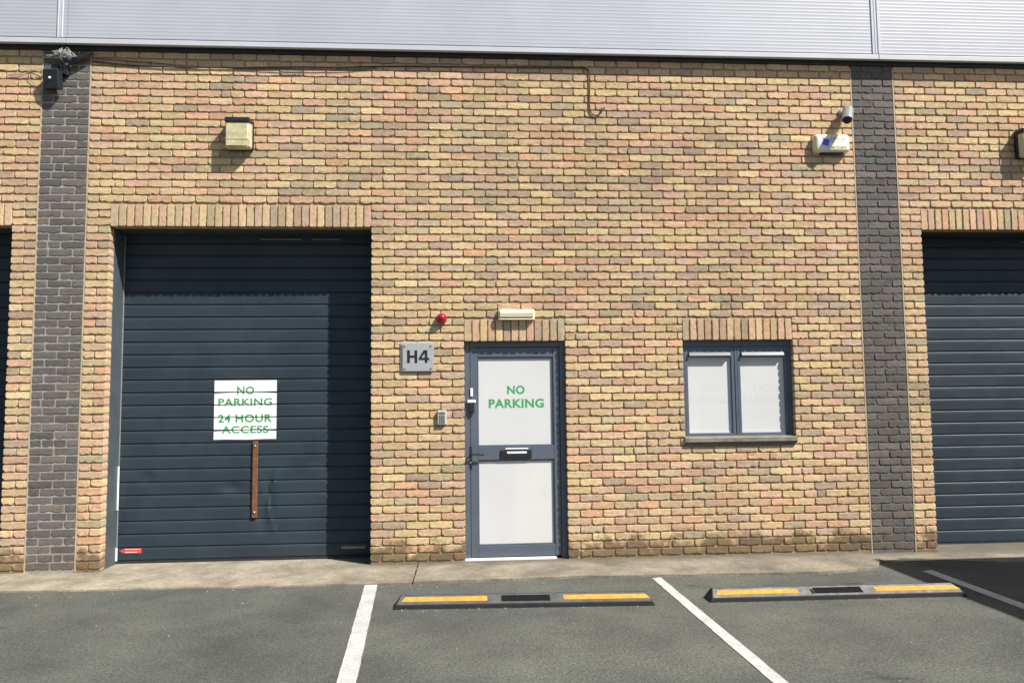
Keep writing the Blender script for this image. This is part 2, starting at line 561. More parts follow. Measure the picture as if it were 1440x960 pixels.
_brick_cache = {}
def brick_mesh(L, H, rough, upright, mat):
    key = (round(L / 0.004), round(H / 0.004), upright, mat.name, rough)
    full = 14 if (L > .2 or H > .2) else 7
    lst = _brick_cache.setdefault(key, [])
    k = R.randrange(full)
    if k >= len(lst):
        bm = brick_bm(L, H, R.random(), rough, upright)
        me = bpy.data.meshes.new("brick")
        bm.normal_update(); bm.to_mesh(me); bm.free()
        me.materials.append(mat)
        lst.append(me)
        return me
    return lst[k]

PAL = [((.540, .412, .255), 'y'), ((.525, .395, .262), 'y'), ((.540, .375, .270), 'p'), ((.522, .355, .265), 'p'), ((.560, .358, .242), 'o'),
       ((.430, .352, .245), 'g'), ((.382, .318, .228), 'g'), ((.440, .332, .258), 'm'), ((.400, .302, .242), 'm'), ((.565, .440, .270), 'y')]
def brick_colour(x, z):
    n = mnoise.noise(Vector((x * .55, 3.1, z * .75)))
    n2 = mnoise.noise(Vector((x * .4 + 9, 1.7, z * .5)))
    w = []
    for c, k in PAL:
        b = {'y': 1.0 - .5 * n, 'p': .88 + .55 * n, 'o': .62 + .3 * n, 'g': .33 + .45 * n2, 'm': .38 + .42 * n2}[k]
        if x < -1.2 and k in 'gm': b *= .3
        if z < 2.3 and x > 2 and k == 'y': b *= 1.35
        w.append(max(.05, b))
    c = R.choices([p[0] for p in PAL], w)[0]
    v = R.uniform(.88, 1.12)
    return tuple(ch * v * R.uniform(.97, 1.03) for ch in c)

def dark_colour(x, z):
    v = R.uniform(.82, 1.18)
    return tuple(ch * v for ch in R.choice([(.135, .122, .123), (.124, .116, .117), (.142, .126, .122), (.116, .111, .114)]))

def course_pieces(xa, xb, g0, pitch, i, openings):
    """brick spans of one course between xa and xb; even courses start half a brick in"""
    spans = [(xa, xb)]
    for ox0, ox1, i0, i1 in openings:
        if i0 <= i < i1:
            ns = []
            for a, b in spans:
                if ox1 <= a or ox0 >= b: ns.append((a, b)); continue
                if ox0 > a: ns.append((a, ox0))
                if ox1 < b: ns.append((ox1, b))
            spans = ns
    out = []
    for a, b in spans:
        off = 0.5 if i % 2 == 0 else 0.0
        k0 = math.ceil((a - g0) / pitch - off - 1e-6)
        cuts = [a]
        k = k0
        while g0 + (k + off) * pitch < b - 1e-6:
            x = g0 + (k + off) * pitch
            if x > a + 1e-6: cuts.append(x)
            k += 1
        cuts.append(b)
        if len(cuts) > 2 and cuts[1] - cuts[0] < 0.05: cuts.pop(1)
        if len(cuts) > 2 and cuts[-1] - cuts[-2] < 0.05: cuts.pop(-2)
        # an occasional cut brick breaks the rhythm
        extra = []
        for p, q in zip(cuts[:-1], cuts[1:]):
            if q - p > .2 and R.random() < .02:
                extra.append((p + q) / 2 + R.uniform(-.03, .03))
        cuts = sorted(cuts + extra)
        for n_, (p, q) in enumerate(zip(cuts[:-1], cuts[1:])):
            l = p + (JOINT / 2 if n_ > 0 else 0.0)
            r = q - (JOINT / 2 if n_ < len(cuts) - 2 else 0.0)
            out.append((l, r, i))
    return out

def lay_bricks(parent, pieces, mat, mat_joined, colour, rough, limit, visible, name="brick"):
    """the pieces that show largest become objects, the rest one joined part"""
    seen = [p for p in pieces if visible(p)]
    def key(p):
        x = (p[0] + p[1]) / 2; z = zc(p[2]) + C / 2
        return (-round(min(p[1] - p[0], .2), 2), (x - 1.6) ** 2 + (z - 2.4) ** 2)
    seen.sort(key=key)
    single = set(id(p) for p in seen[:limit])
    rest = bmesh.new()
    lay = None
    for p in pieces:
        x0, x1, i = p
        z0 = zc(i) + BED
        L, H = x1 - x0, C - BED
        jx, jz, jy = R.uniform(-.0015, .0015), R.uniform(-.0015, .0015), R.uniform(-.0022, .0015)
        col = colour((x0 + x1) / 2, z0)
        if id(p) in single:
            o = bpy.data.objects.new(name, brick_mesh(L, H, rough, False, mat))
            COL.objects.link(o)
            o.parent = parent
            o.location = (x0 + jx, jy, z0 + jz)
            o.rotation_euler = (R.uniform(-.006, .006), R.uniform(-.005, .005), 0)
            o.color = (*col, 1)
        else:
            b = brick_bm(L, H, R.random(), rough, False)
            bmesh.ops.translate(b, verts=b.verts, vec=(x0 + jx, jy, z0 + jz))
            l2 = b.loops.layers.float_color.new("tint")
            for f in b.faces:
                for lp in f.loops: lp[l2] = (*col, 1)
            merge(rest, b)
    if len(rest.verts):
        o = make("bricks", rest, mat_joined, parent)
        o['kind'] = 'stuff'
    else:
        rest.free()

def lay_lintel(unit, x0, x1, i0, name="lintel"):
    part = make(name, box(x0 + .004, x1 - .004, .012, .14, zc(i0) + .006, zc(i0 + 3) - .004), M['mortar'], unit)
    n = round((x1 - x0) / 0.075)
    w = (x1 - x0) / n
    for k in range(n):
        a, b = x0 + k * w + .005, x0 + (k + 1) * w - .005
        if k == 0: a = x0 + .001
        if k == n - 1: b = x1 - .001
        o = bpy.data.objects.new("brick", brick_mesh(b - a, 3 * C - JOINT - .002, .7, True, M['brick']))
        COL.objects.link(o)
        o.parent = part
        o.location = (a, R.uniform(-.004, .0005), zc(i0) + .002 + R.uniform(-.002, .002))
        o.rotation_euler = (0, R.uniform(-.008, .008), 0)
        o.color = (*brick_colour(a, 3.3), 1)
    return part

def backing(xa, xb, za, zb, y0, y1, holes):
    """mortar bed and block core with openings, one sheet extruded back"""
    xs = sorted(set([xa, xb] + [v for h in holes for v in h[:2] if xa < v < xb]))
    zs = sorted(set([za, zb] + [v for h in holes for v in h[2:] if za < v < zb]))
    bm = bmesh.new()
    vs = {}
    def v(x, z):
        if (x, z) not in vs: vs[(x, z)] = bm.verts.new((x, y0, z))
        return vs[(x, z)]
    for a, b in zip(xs[:-1], xs[1:]):
        for c, d in zip(zs[:-1], zs[1:]):
            mx, mz = (a + b) / 2, (c + d) / 2
            if any(h[0] < mx < h[1] and h[2] < mz < h[3] for h in holes): continue
            bm.faces.new((v(a, c), v(b, c), v(b, d), v(a, d)))
    r = bmesh.ops.extrude_face_region(bm, geom=bm.faces[:])
    for g in r['geom']:
        if isinstance(g, bmesh.types.BMVert): g.co.y = y1
    bmesh.ops.recalc_face_normals(bm, faces=bm.faces)
    return bm

# wall dimensions taken along the facade (metres, left jamb of the wall pier at x = 0)
XL0, XL1 = -3.150, -2.700        # left dark pilaster
XR0, XR1 = 4.926, 5.379          # right dark pilaster
SH0, SH1 = -2.475, 0.0           # centre shutter opening
D0, D1 = 0.902, 1.894            # door opening
W0, W1 = 3.073, 4.196            # window opening
P = 4.926 / 22
BOT, TOP = -29, 38
HEAD = zc(15)
WALL_TOP = zc(39)

def in_frame(p):
    x = (p[0] + p[1]) / 2; z = zc(p[2]) + C / 2
    if z < -.03 or z > 4.97: return False
    return -3.55 + (z * -.012) < x < 6.50 - z * .03 and p[1] < 6.62

# ------------------------------------------------------------------ setting: ground
def sheet(x0, x1, y0, y1, z):
    bm = bmesh.new()
    bm.faces.new([bm.verts.new(c) for c in ((x0, y0, z), (x1, y0, z), (x1, y1, z), (x0, y1, z))])
    return bm

GZ = -0.030
asphalt = make("asphalt", sheet(-400, 400, -400, 400, GZ), M['asphalt'])
tag(asphalt, kind='structure')

def slab(poly, ztop, zbot, rag):
    """concrete slab from an outline; long edges are split and made a little ragged"""
    pts = []
    n = len(poly)
    for k in range(n):
        a, b = Vector(poly[k]), Vector(poly[(k + 1) % n])
        m = max(1, int((b - a).length / 0.06))
        for j in range(m):
            p = a + (b - a) * (j / m)
            if p.y < -.1:
                p = p + Vector((mnoise.noise(Vector((p.x * 6, p.y * 6, 4))) * .3, mnoise.noise(Vector((p.x * 5, p.y * 5, 9))))) * rag
            pts.append(p)
    bm = bmesh.new()
    top = [bm.verts.new((p.x, p.y, ztop)) for p in pts]
    bot = [bm.verts.new((p.x, p.y, zbot)) for p in pts]
    bm.faces.new(top)
    for k in range(len(pts)):
        j = (k + 1) % len(pts)
        bm.faces.new((top[k], bot[k], bot[j], top[j]))
    bmesh.ops.recalc_face_normals(bm, faces=bm.faces)
    es = [e for e in bm.edges if e.verts[0].co.z == ztop and e.verts[1].co.z == ztop]
    bmesh.ops.bevel(bm, geom=es, offset=.008, segments=1, affect='EDGES')
    return bm

apron = empty("concrete_apron", (0, 0, GZ))
tag(apron, kind='structure')
for poly, zt in (([(-9.0, -.66), (-3.13, -.67), (-3.10, .0), (-3.05, .5), (-9.0, .5)], -.010),
                 ([(-3.118, -.67), (.440, -.765), (.452, .5), (-3.038, .5), (-3.088, .0)], -.016),
                 ([(.454, -.765), (1.85, -.72), (3.05, -.765), (4.10, -.79), (4.58, -.70), (4.80, -.36), (4.815, .5), (.466, .5)], -.008),
                 ([(4.826, -.40), (4.99, -.43), (5.0, -.27), (4.83, -.25)], -.018),
                 ([(4.828, -.235), (5.2, -.28), (5.66, -.46), (6.1, -.56), (9.2, -.60), (9.2, .5), (4.828, .5)], -.024)):
    local(make("slab", slab(poly, zt, -.12, .028), M['concrete'], apron), apron)

LZ = GZ + .004
def line_sheet(pts):
    """painted bay line: left and right edges sampled down its length with worn, uneven sides"""
    bm = bmesh.new()
    (xa, ya), (xb, yb), w = pts
    n = 90
    prev = None
    for k in range(n + 1):
        t = k / n
        y = ya + (yb - ya) * t; x = xa + (xb - xa) * t
        e1 = mnoise.noise(Vector((x * 3, y * 9, 1))) * .004
        e2 = mnoise.noise(Vector((x * 3, y * 9, 7))) * .004
        cur = (bm.verts.new((x - w / 2 + e1, y, LZ)), bm.verts.new((x + w / 2 + e2, y + (.03 if k == 0 else 0), LZ)))
        if prev: bm.faces.new((prev[0], cur[0], cur[1], prev[1]))
        prev = cur
    bmesh.ops.recalc_face_normals(bm, faces=bm.faces)
    return bm
for a, b, w, lab in (((.093, -.73), (.222, -3.10), .108, "white bay line running out from left of the glazed door"),
                  ((2.552, -.79), (2.592, -3.33), .084, "white bay line between the two wheel stops"),
                  ((4.995, -.80), (4.98, -2.05), .105, "white bay line lying in shade at the right")):
    d = ((b[0] - a[0]) / (b[1] - a[1]))
    o = make("painted_line", line_sheet((a, (a[0] + d * (-5.6 - a[1]), -5.6), w)), M['line'])
    tag(o, lab, None, "painted bay lines", 'structure')

# ------------------------------------------------------------------ the three units
def ribbed(x0, x1, z0, z1, y):
    """horizontally ribbed metal sheet"""
    prof = []
    pitch = .036
    k = 0
    z = z0
    while z < z1:
        prof += [(y, z), (y, z + .018), (y - .0007, z + .022), (y - .0007, z + .032)]
        z += pitch
    prof.append((y, z1 + .04))
    bm = bmesh.new()
    a = [bm.verts.new((x0, p[0], p[1])) for p in prof]
    b = [bm.verts.new((x1, p[0], p[1])) for p in prof]
    for i in range(len(prof) - 1):
        bm.faces.new((a[i], b[i], b[i + 1], a[i + 1]))
    return bm

TRIM0, TRIM1 = 4.980, 5.035
def cladding(unit, x0, x1, seam_l, seam_r):
    cl = make("cladding", ribbed(x0, x1, TRIM1 + .004, 7.9, -.055), M['cladding'], unit)
    if seam_l: make("cover_strip", seam_l, M['trim'], cl)
    # folded drip trim: face, lip under, and a raised upper bead
    bm = box(x0, x1 - .002, -.100, -.058, TRIM0, TRIM1 - .004, .004, 2)
    make("drip_trim", bm, M['trim'], unit)
    make("trim_gap_shade", box(x0, x1 - .002, -.097, -.058, TRIM1 - .0035, TRIM1 + .0035), M['soffit'], unit)  # dark strip painted as the shaded gap between trim and cladding
    make("soffit", box(x0, x1 - .002, -.092, .12, TRIM0 + .004, TRIM0 + .030), M['soffit'], unit)
    make("closure_strip", box(x0, x1 - .002, -.022, .012, 4.951, TRIM0 + .002), M['soffit'], unit)
    return cl

def seam(x0, x1):
    bm = bmesh.new()
    w = x1 - x0
    add_box(bm, x0, x0 + w * .30, -.064, -.05, TRIM1 + .002, 7.92, .003, 1)
    add_box(bm, x0 + w * .36, x0 + w * .62, -.060, -.05, TRIM1 + .002, 7.92, .003, 1)
    add_box(bm, x0 + w * .68, x1, -.063, -.05, TRIM1 + .002, 7.92, .003, 1)
    return bm

SY = 0.35                        # shutter plane
PITCH = .125
def dent(x, z):
    d = 0.0
    for cx, cz, sx, sz, a in ((-1.40, .70, .10, .05, .024), (-1.03, .62, .05, .16, .018), (-1.10, .40, .05, .12, .013), (-2.2, .80, .06, .05, .012), (-.55, .95, .12, .06, .007)):
        d += a * math.exp(-((x - cx) / sx) ** 2 - ((z - cz) / sz) ** 2)
    if .2 < z < .85:
        cx = -1.005 + .04 * math.sin(z * 9)
        d -= .011 * math.exp(-((x - cx) / .012) ** 2)
    return d + .0012 * mnoise.noise(Vector((x * 1.3, 2, z * 4)))

def panel_bm(x0, x1, z0, bent):
    prof = [(.0105, .0004), (.0105, .0018), (.002, .0045), (0, .0075), (0, .045), (0, .080), (0, .1085), (.0012, .1120), (.0040, .1155), (.0085, .1195), (.0105, .1225), (.0105, .1249)]
    bm = bmesh.new()
    nx = 90 if bent else 8
    cols = []
    for k in range(nx + 1):
        x = x0 + (x1 - x0) * k / nx
        cols.append([bm.verts.new((x, SY + y + (dent(x, z0 + z) if bent else .0008 * mnoise.noise(Vector((x, z0 * 9, 1)))), z0 + z)) for y, z in prof])
    for k in range(nx):
        for j in range(len(prof) - 1):
            bm.faces.new((cols[k][j], cols[k + 1][j], cols[k + 1][j + 1], cols[k][j + 1]))
    return bm

def garage_door(unit, x0, x1, zoff, bent):
    gd = empty("garage_door", ((x0 + x1) / 2, SY, 0), unit)
    for k in range(26):
        o = make("panel", panel_bm(x0 - .02, x1 + .02, .012 + zoff + k * PITCH, bent), M['shutter'], gd, smooth=22)
        local(o, gd)
    def part(name, bm, mat, smooth=None):
        return local(make(name, bm, mat, gd, smooth=smooth), gd)
    part("bottom_seal", box(x0 - .01, x1 + .01, SY - .004, SY + .03, -.03 + min(0, zoff), .0105 + zoff), M['rubber'])
    for a, b in ((x0 - .012, x0 - .001), (x1 + .001, x1 + .012)):
        part("jamb", box(a, b, .106, SY - .006, -.04, HEAD - .002, .002, 1), M['steel_grey'])
    part("head_plate", box(x0 - .012, x1 + .012, .145, SY - .006, HEAD + .001, HEAD + .012), M['steel_grey'])
    if bent:
        part("guide_rail", box(x0 + .000, x0 + .006, SY - .022, SY - .006, .02, HEAD - .01, .001, 1), M['trim_grey'])
        part("edge_strip", box(x0 + .0005, x0 + .014, SY - .040, SY - .024, .015, .14, .001, 1), M['white'])
        part("edge_strip", box(x0 + .0005, x0 + .012, SY - .040, SY - .024, .50, .92, .001, 1), M['white'])
        bar = part("locking_bar", box(-1.193, -1.143, SY - .020, SY - .004, .40, 1.147, .003, 1), M['rust'])
        for z in (1.098, .452):
            part("bolt", lathe([(.009, 0), (.009, .006), (.006, .009), (.0, .010)], (-1.168, SY - .020, z), 12), M['chrome'])
    part("painted_gap_light", box(x0 + 1.33, x0 + 1.74, SY - .02, SY - .008, HEAD - .055, HEAD - .048), M['trim_grey'])  # pale bars painted as inside light showing through the gap over the shutter
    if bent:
        part("painted_gap_light", box(x0 + 1.84, x0 + 2.14, SY - .02, SY - .008, HEAD - .055, HEAD - .048), M['trim_grey'])
        rs = part("warning_sticker", box(-2.405, -2.245, SY - .0015, SY + .0035, .082, .128), M['red_sticker'])
        bm = bmesh.new()
        vs = [bm.verts.new(c) for c in ((-2.452, SY - .0012, .105), (-2.410, SY - .0012, .084), (-2.410, SY - .0012, .126))]
        bm.faces.new(vs)
        r = bmesh.ops.extrude_face_region(bm, geom=bm.faces[:])
        for g in r['geom']:
            if isinstance(g, bmesh.types.BMVert): g.co.y += .004
        bmesh.ops.recalc_face_normals(bm, faces=bm.faces)
        part("warning_arrow", bm, M['red_sticker'])
        part("sticker_print", box(-2.40, -2.262, SY - .0024, SY - .0017, .118, .1215), M['white'])
        part("sticker_print", box(-2.40, -2.285, SY - .0024, SY - .0017, .090, .0945), M['white'])
        part("lettering", text_bm("HÖRMANN", -.318, -.094, .075, .108, SY - .0006, .0012, .02), M['gold'])
    return gd

# ---- centre unit
unit = empty("industrial_unit", (0, 0, 0))
tag(unit, "buff brick industrial unit with H4 plaque, roller door, glazed door and window", "building", "terraced industrial units")
hole_in = .007
wall = make("brick_wall", backing(XL1 + .003, XR0 - .003, -.3, WALL_TOP, .0125, .345,
            [(SH0 - hole_in, SH1 + hole_in, -.31, HEAD + .008), (D0 - hole_in, D1 + hole_in, -.31, zc(0) + .008), (W0 - hole_in, W1 + hole_in, zc(-13) - .03, zc(0) + .008)]),
            M['mortar'], unit)
pieces = []
for i in range(BOT, TOP):
    for a, b, g0, pitch in ((XL1 + .006, 0.0, 0.0, .225), (0.0, XR0 - .006, 0.0, P)):
        pass
    ops = [(SH0, SH1, -99, 18), (D0, D1, -99, 3), (W0, W1, -13, 3)]
    # one running bond: left of x = 0 the grid is 225 mm, right of it a touch tighter
    left = course_pieces(XL1 + .006, 0.0, 0.0, .225, i, ops)
    right = course_pieces(0.0, XR0 - .006, 0.0, P, i, ops)
    if i >= 18 and i % 2 == 0 and left and right:
        a, b = left[-1], right[0]
        left = left[:-1]; right = [(a[0], b[1], i)] + right[1:]
    elif i >= 18 and left and right:
        left[-1] = (left[-1][0], left[-1][1] - JOINT / 2, i)
        right[0] = (right[0][0] + JOINT / 2, right[0][1], i)
    pieces += left + right
lay_bricks(wall, pieces, M['brick'], M['brick_joined'], brick_colour, 1.0, 300, in_frame)
lay_lintel(unit, SH0, SH1, 15)
lay_lintel(unit, D0, D1, 0)
lay_lintel(unit, W0, W1, 0)
cladding(unit, XL1 - .20, 5.185, seam(-2.998, -2.945), None)
make("rear_walls", box(-2.9, 5.15, .55, 12, -.3, 7.85), M['shell'], unit)
make("roof", box(-2.9, 5.15, -.05, 12.05, 7.95, 8.05), M['trim'], unit)
garage_door(unit, SH0, SH1, 0.0, True)

# glazed door
door = empty("door", ((D0 + D1) / 2, .06, 0), unit)
def dp(name, bm, mat, smooth=None):
    return local(make(name, bm, mat, door, smooth=smooth), door)
FY = .062
bm = bmesh.new()
add_box(bm, D0 - .004, D0 + .052, FY, FY + .07, -.02, zc(0) + .003, .003, 1)
add_box(bm, D1 - .052, D1 + .004, FY, FY + .07, -.02, zc(0) + .003, .003, 1)
add_box(bm, D0 + .0525, D1 - .0525, FY + .001, FY + .07, zc(0) - .052, zc(0) + .003, .003, 1)
dp("door_frame", bm, M['frame'])
LX0, LX1 = D0 + .056, D1 - .056
gx0, gx1 = 1.029, 1.778
LY = FY + .006
for nm, x0, x1, z0, z1 in (("door_stile", LX0, gx0, .018, 2.044), ("door_stile", gx1, LX1, .018, 2.044),
                           ("top_rail", gx0 + .0005, gx1 - .0005, 1.948, 2.043), ("middle_rail", gx0 + .0005, gx1 - .0005, .944, 1.078), ("bottom_rail", gx0 + .0005, gx1 - .0005, .019, .126)):
    dp(nm, box(x0, x1, LY + (.001 if 'rail' in nm else 0), LY + .05, z0, z1, .004, 2), M['frame'])
for z0, z1 in ((1.078, 1.948), (.126, .944)):
    # glazing beads round each pane
    bm = bmesh.new()
    for a in ((gx0, gx0 + .012, z0, z1), (gx1 - .012, gx1, z0, z1)):
        add_box(bm, a[0], a[1], LY + .008, LY + .03, a[2], a[3], .003, 1)
    add_box(bm, gx0 + .0125, gx1 - .0125, LY + .009, LY + .03, z1 - .012, z1, .003, 1)
    add_box(bm, gx0 + .0125, gx1 - .0125, LY + .009, LY + .03, z0, z0 + .012, .003, 1)
    dp("glazing_bead", bm, M['frame'])
    dp("pane", box(gx0 + .004, gx1 - .004, LY + .0235, LY + .029, z0 + .004, z1 - .004), M['film'])
TY = LY + .0235
dp("film_overlap", box(1.385, gx1 - .013, TY - .0004, TY + .0002, .14, .931), M['film_b'])
dp("lettering", text_bm("NO", 1.322, 1.496, 1.583, 1.668, TY, .0005, .034, 1.07), M['green'])
dp("lettering", text_bm("PARKING", 1.139, 1.685, 1.448, 1.537, TY, .0005, .034, 1.07), M['green'])
# letterbox
dp("letterbox", box(1.25, 1.556, LY - .012, LY + .002, .962, 1.040, .006, 2), M['black'])
dp("letter_flap", box(1.312, 1.505, LY - .018, LY - .011, 1.004, 1.024, .003, 1), M['white'])
dp("letter_edge", box(1.297, 1.523, LY - .008, LY + .004, 1.046, 1.057, .002, 1), M['white'])
# lever handle on its plate
dp("handle_plate", box(.945, .972, LY - .010, LY + .002, .857, 1.085, .008, 2), M['black'])
hd = spline([(.959, LY - .008, 1.005), (.959, LY - .045, 1.006), (.975, LY - .052, 1.006), (1.03, LY - .050, 1.004), (1.088, LY - .048, .999)], 5)
dp("handle", add_tube(bmesh.new(), hd, .0085, 8), M['black'], 40)
dp("lock_cylinder", lathe([(.010, 0), (.010, .006), (.004, .007)], (.959, LY - .010, .925), 12), M['chrome'])
dp("contact_sensor", box(.958, .983, LY - .018, LY + .001, 1.565, 1.645, .004, 1), M['white'])
dp("lock_cap", box(.930, 1.010, LY - .040, LY + .001, 1.503, 1.530, .004, 1), M['white'])
dp("lock_box", box(.947, .997, LY - .034, LY + .001, 1.410, 1.502, .004, 1), M['black'])
dp("lock_knob", lathe([(.016, 0), (.016, .020), (.012, .024), (0, .025)], (.963, LY - .001, 1.385), 14), M['black'])
dp("threshold", box(D0 - .002, D1 - .11, .03, .13, -.012, .009, .002, 1), M['white'])

# window
win = empty("window", ((W0 + W1) / 2, .05, zc(-13)), unit)
def wp(name, bm, mat, smooth=None):
    return local(make(name, bm, mat, win, smooth=smooth), win)
WY = .060
zt, zb = zc(0) + .003, 1.142
bm = bmesh.new()
add_box(bm, W0 - .004, W0 + .030, WY, WY + .07, zb, zt, .003, 1)
add_box(bm, W1 - .030, W1 + .004, WY, WY + .07, zb, zt, .003, 1)
add_box(bm, W0 + .0305, W1 - .0305, WY + .001, WY + .07, zt - .060, zt, .003, 1)
add_box(bm, W0 + .0305, W1 - .0305, WY + .001, WY + .07, zb, zb + .020, .003, 1)
add_box(bm, 3.616, 3.640, WY + .001, WY + .07, zb + .0205, zt - .0605, .003, 1)
wp("window_frame", bm, M['frame'])
for x0, x1 in ((3.104, 3.6145), (3.6415, 4.1655)):
    z0, z1 = zb + .021, zt - .061
    bm = bmesh.new()
    s = .034
    add_box(bm, x0, x0 + s, WY + .006, WY + .055, z0, z1, .004, 1)
    add_box(bm, x1 - s, x1, WY + .006, WY + .055, z0, z1, .004, 1)
    add_box(bm, x0 + s + .0005, x1 - s - .0005, WY + .007, WY + .055, z1 - .11, z1, .004, 1)
    add_box(bm, x0 + s + .0005, x1 - s - .0005, WY + .007, WY + .055, z0, z0 + .012, .004, 1)
    wp("sash", bm, M['frame'])
    wp("pane", box(x0 + s - .004, x1 - s + .004, WY + .034, WY + .040, z0 + .006, z1 - .10), M['film'])
    wp("blind", box(x0 + s + .003, x1 - s - .003, WY + .030, WY + .0335, z0 + .013, z0 + .030), M['film'])
    # hooded trickle vent
    v0, v1 = x0 + s + .012, x1 - s - .010
    wp("trickle_vent", prism_x([(WY + .008, 1.985), (WY - .010, 1.979), (WY - .024, 1.948), (WY - .020, 1.938), (WY + .008, 1.940)], v0, v1), M['frame'])
    cx = (x0 + x1) / 2
    wp("lettering", text_bm("NO", cx - .085, cx + .085, 1.585, 1.655, WY + .034, .0002, .016, 1.05), M['film_text'])
    wp("lettering", text_bm("PARKING", cx - .195, cx + .195, 1.462, 1.535, WY + .034, .0002, .016, 1.05), M['film_text'])
wp("sill", prism_x([(-.026, 1.094), (-.026, 1.130), (-.021, 1.137), (.13, 1.152), (.13, 1.09), (-.018, 1.084)], W0 - .008, W1 + .004), M['stone_sill'])
wp("sill_drip", box(W0 - .004, W1, -.026, .02, 1.071, 1.0835), M['black'])

# ---- neighbours
def neighbour(name, xa, xb, sx0, sx1, g0, label, lo, hi, seam_bm):
    u = empty(name, ((xa + xb) / 2, 0, 0))
    tag(u, label, "building", "terraced industrial units")
    w = local(make("brick_wall", backing(xa + .003, xb - .003, -.3, WALL_TOP, .0125, .345, [(sx0 - hole_in, sx1 + hole_in, -.31, HEAD + .008)]), M['mortar'], u), u)
    ps = []
    for i in range(BOT, TOP):
        ps += course_pieces(xa + .006, xb - .006, g0, .225, i, [(sx0, sx1, -99, 18)])
    hold = empty("brick_holder", (0, 0, 0))
    lay_bricks(w, ps, M['brick'], M['brick_joined'], brick_colour, 1.0, 300, in_frame)
    bpy.data.objects.remove(hold)
    for c in w.children:
        c.matrix_parent_inverse = Matrix.Identity(4)
    lay = lay_lintel(u, sx0, sx1, 15); local(lay, u)
    before = set(u.children)
    cladding(u, lo, hi, seam_bm, None)
    make("rear_walls", box(max(lo, xa - .2), min(hi, xb + .2), .55, 12, -.3, 7.85), M['shell'], u)
    make("roof", box(lo, hi - .004, -.05, 12.05, 7.95, 8.05), M['trim'], u)
    for c in u.children:
        if c not in before: local(c, u)
    gd = garage_door(u, sx0, sx1, -.02, False)
    gd.matrix_parent_inverse = Matrix.Translation(u.location).inverted()
    return u
neighbour("industrial_unit", -9.2, XL0, -5.85, -3.378, XL0, "neighbouring brick unit at the left edge, only a dark shutter strip visible", -9.2, -2.902, None)
neighbour("industrial_unit", XR1, 10.6, 5.606, 8.08, XR1, "neighbouring brick unit right of the right charcoal pilaster, slate shutter below floodlight", 5.187, 10.6, seam(5.141, 5.232))

# ---- dark pilasters
def pilaster(x0, x1, recess, mortar, label):
    p = make("brick_pilaster", backing(x0 + .004, x1 - .004, -.3, WALL_TOP, recess, .30, []), mortar)
    tag(p, label, "pilaster", "charcoal brick pilasters")
    ps = []
    for i in range(BOT + 1, TOP):
        ps += course_pieces(x0 + .008, x1 - .008, x0, (x1 - x0) / 2, i + 1, [])[:]
    ps = [(a, b, i - 1) for a, b, i in ps]
    lay_bricks(p, ps, M['dark_brick'], M['dark_brick'], dark_colour, .85, 300, lambda q: True)
    for x in (x0, x1):
        make("sealant_joint", box(x - .0062, x + .0062, -.001, .012, -.06, WALL_TOP - .1), M['sealant'], p)
    return p
pilaster(XL0, XL1, .0045, M['grey_mortar'], "charcoal brick pilaster left of the NO PARKING roller door")
pilaster(XR0, XR1, .0062, M['dark_mortar'], "charcoal brick pilaster beside the alarm box and right roller door")

# ------------------------------------------------------------------ sign on the shutter
sign = empty("parking_sign", (-1.276, SY, 1.165))
tag(sign, "white no parking 24 hour access sign stuck across the roller door slats", "sign")
bm = bmesh.new()
sx0, sx1, sz0, sz1 = -1.578, -.970, 1.166, 1.751
edges = [sz0] + [.012 + PITCH * k for k in range(30) if sz0 < .012 + PITCH * k < sz1] + [sz1]
def sag(e, t):
    """how far the slit over a groove opens; the first and last gape towards the edges"""
    k = edges.index(e)
    q = (2 * t - 1) ** 2
    return .0058 + (.010 * q if k in (1, len(edges) - 2) else .002 * q)
for a, b in zip(edges[:-1], edges[1:]):
    n_ = 20
    prev = None
    for j in range(n_ + 1):
        t = j / n_
        x = sx0 + (sx1 - sx0) * t
        lo_ = a + (.0032 if a > sz0 else .002 * math.sin(t * 9)); hi_ = b - (sag(b, t) if b < sz1 else 0)
        y = SY - .0022 - .0015 * abs(math.sin(t * 7 + a * 5)) * .3
        cur = [bm.verts.new((x, y, lo_)), bm.verts.new((x, y, hi_)), bm.verts.new((x, SY - .0004, hi_)), bm.verts.new((x, SY - .0004, lo_))]
        if prev:
            for q in range(4):
                bm.faces.new((prev[q], cur[q], cur[(q + 1) % 4], prev[(q + 1) % 4]))
        else:
            bm.faces.new(cur[::-1])
        prev = cur
    bm.faces.new(prev)
bmesh.ops.recalc_face_normals(bm, faces=bm.faces)
local(make("sheet", bm, M['sticker'], sign), sign)
for t, a, b, c, d in (("NO", -1.358, -1.190, 1.612, 1.690), ("PARKING", -1.538, -1.014, 1.498, 1.573), ("24 HOUR", -1.538, -1.014, 1.334, 1.414), ("ACCESS", -1.503, -1.046, 1.226, 1.300)):
    bm = text_bm(t, a, b, c, d, SY - .0030, .0004, .024, 1.07)
    for e in edges[1:-1]:
        if not c - .02 < e < d + .02: continue
        for zz in (e - .0052, e + .003):
            bmesh.ops.bisect_plane(bm, geom=bm.verts[:] + bm.edges[:] + bm.faces[:], plane_co=(0, 0, zz), plane_no=(0, 0, 1))
        kill = [f for f in bm.faces if e - .0052 < f.calc_center_median().z < e + .003]
        bmesh.ops.delete(bm, geom=kill, context='FACES')
    local(make("lettering", bm, M['green'], sign), sign)

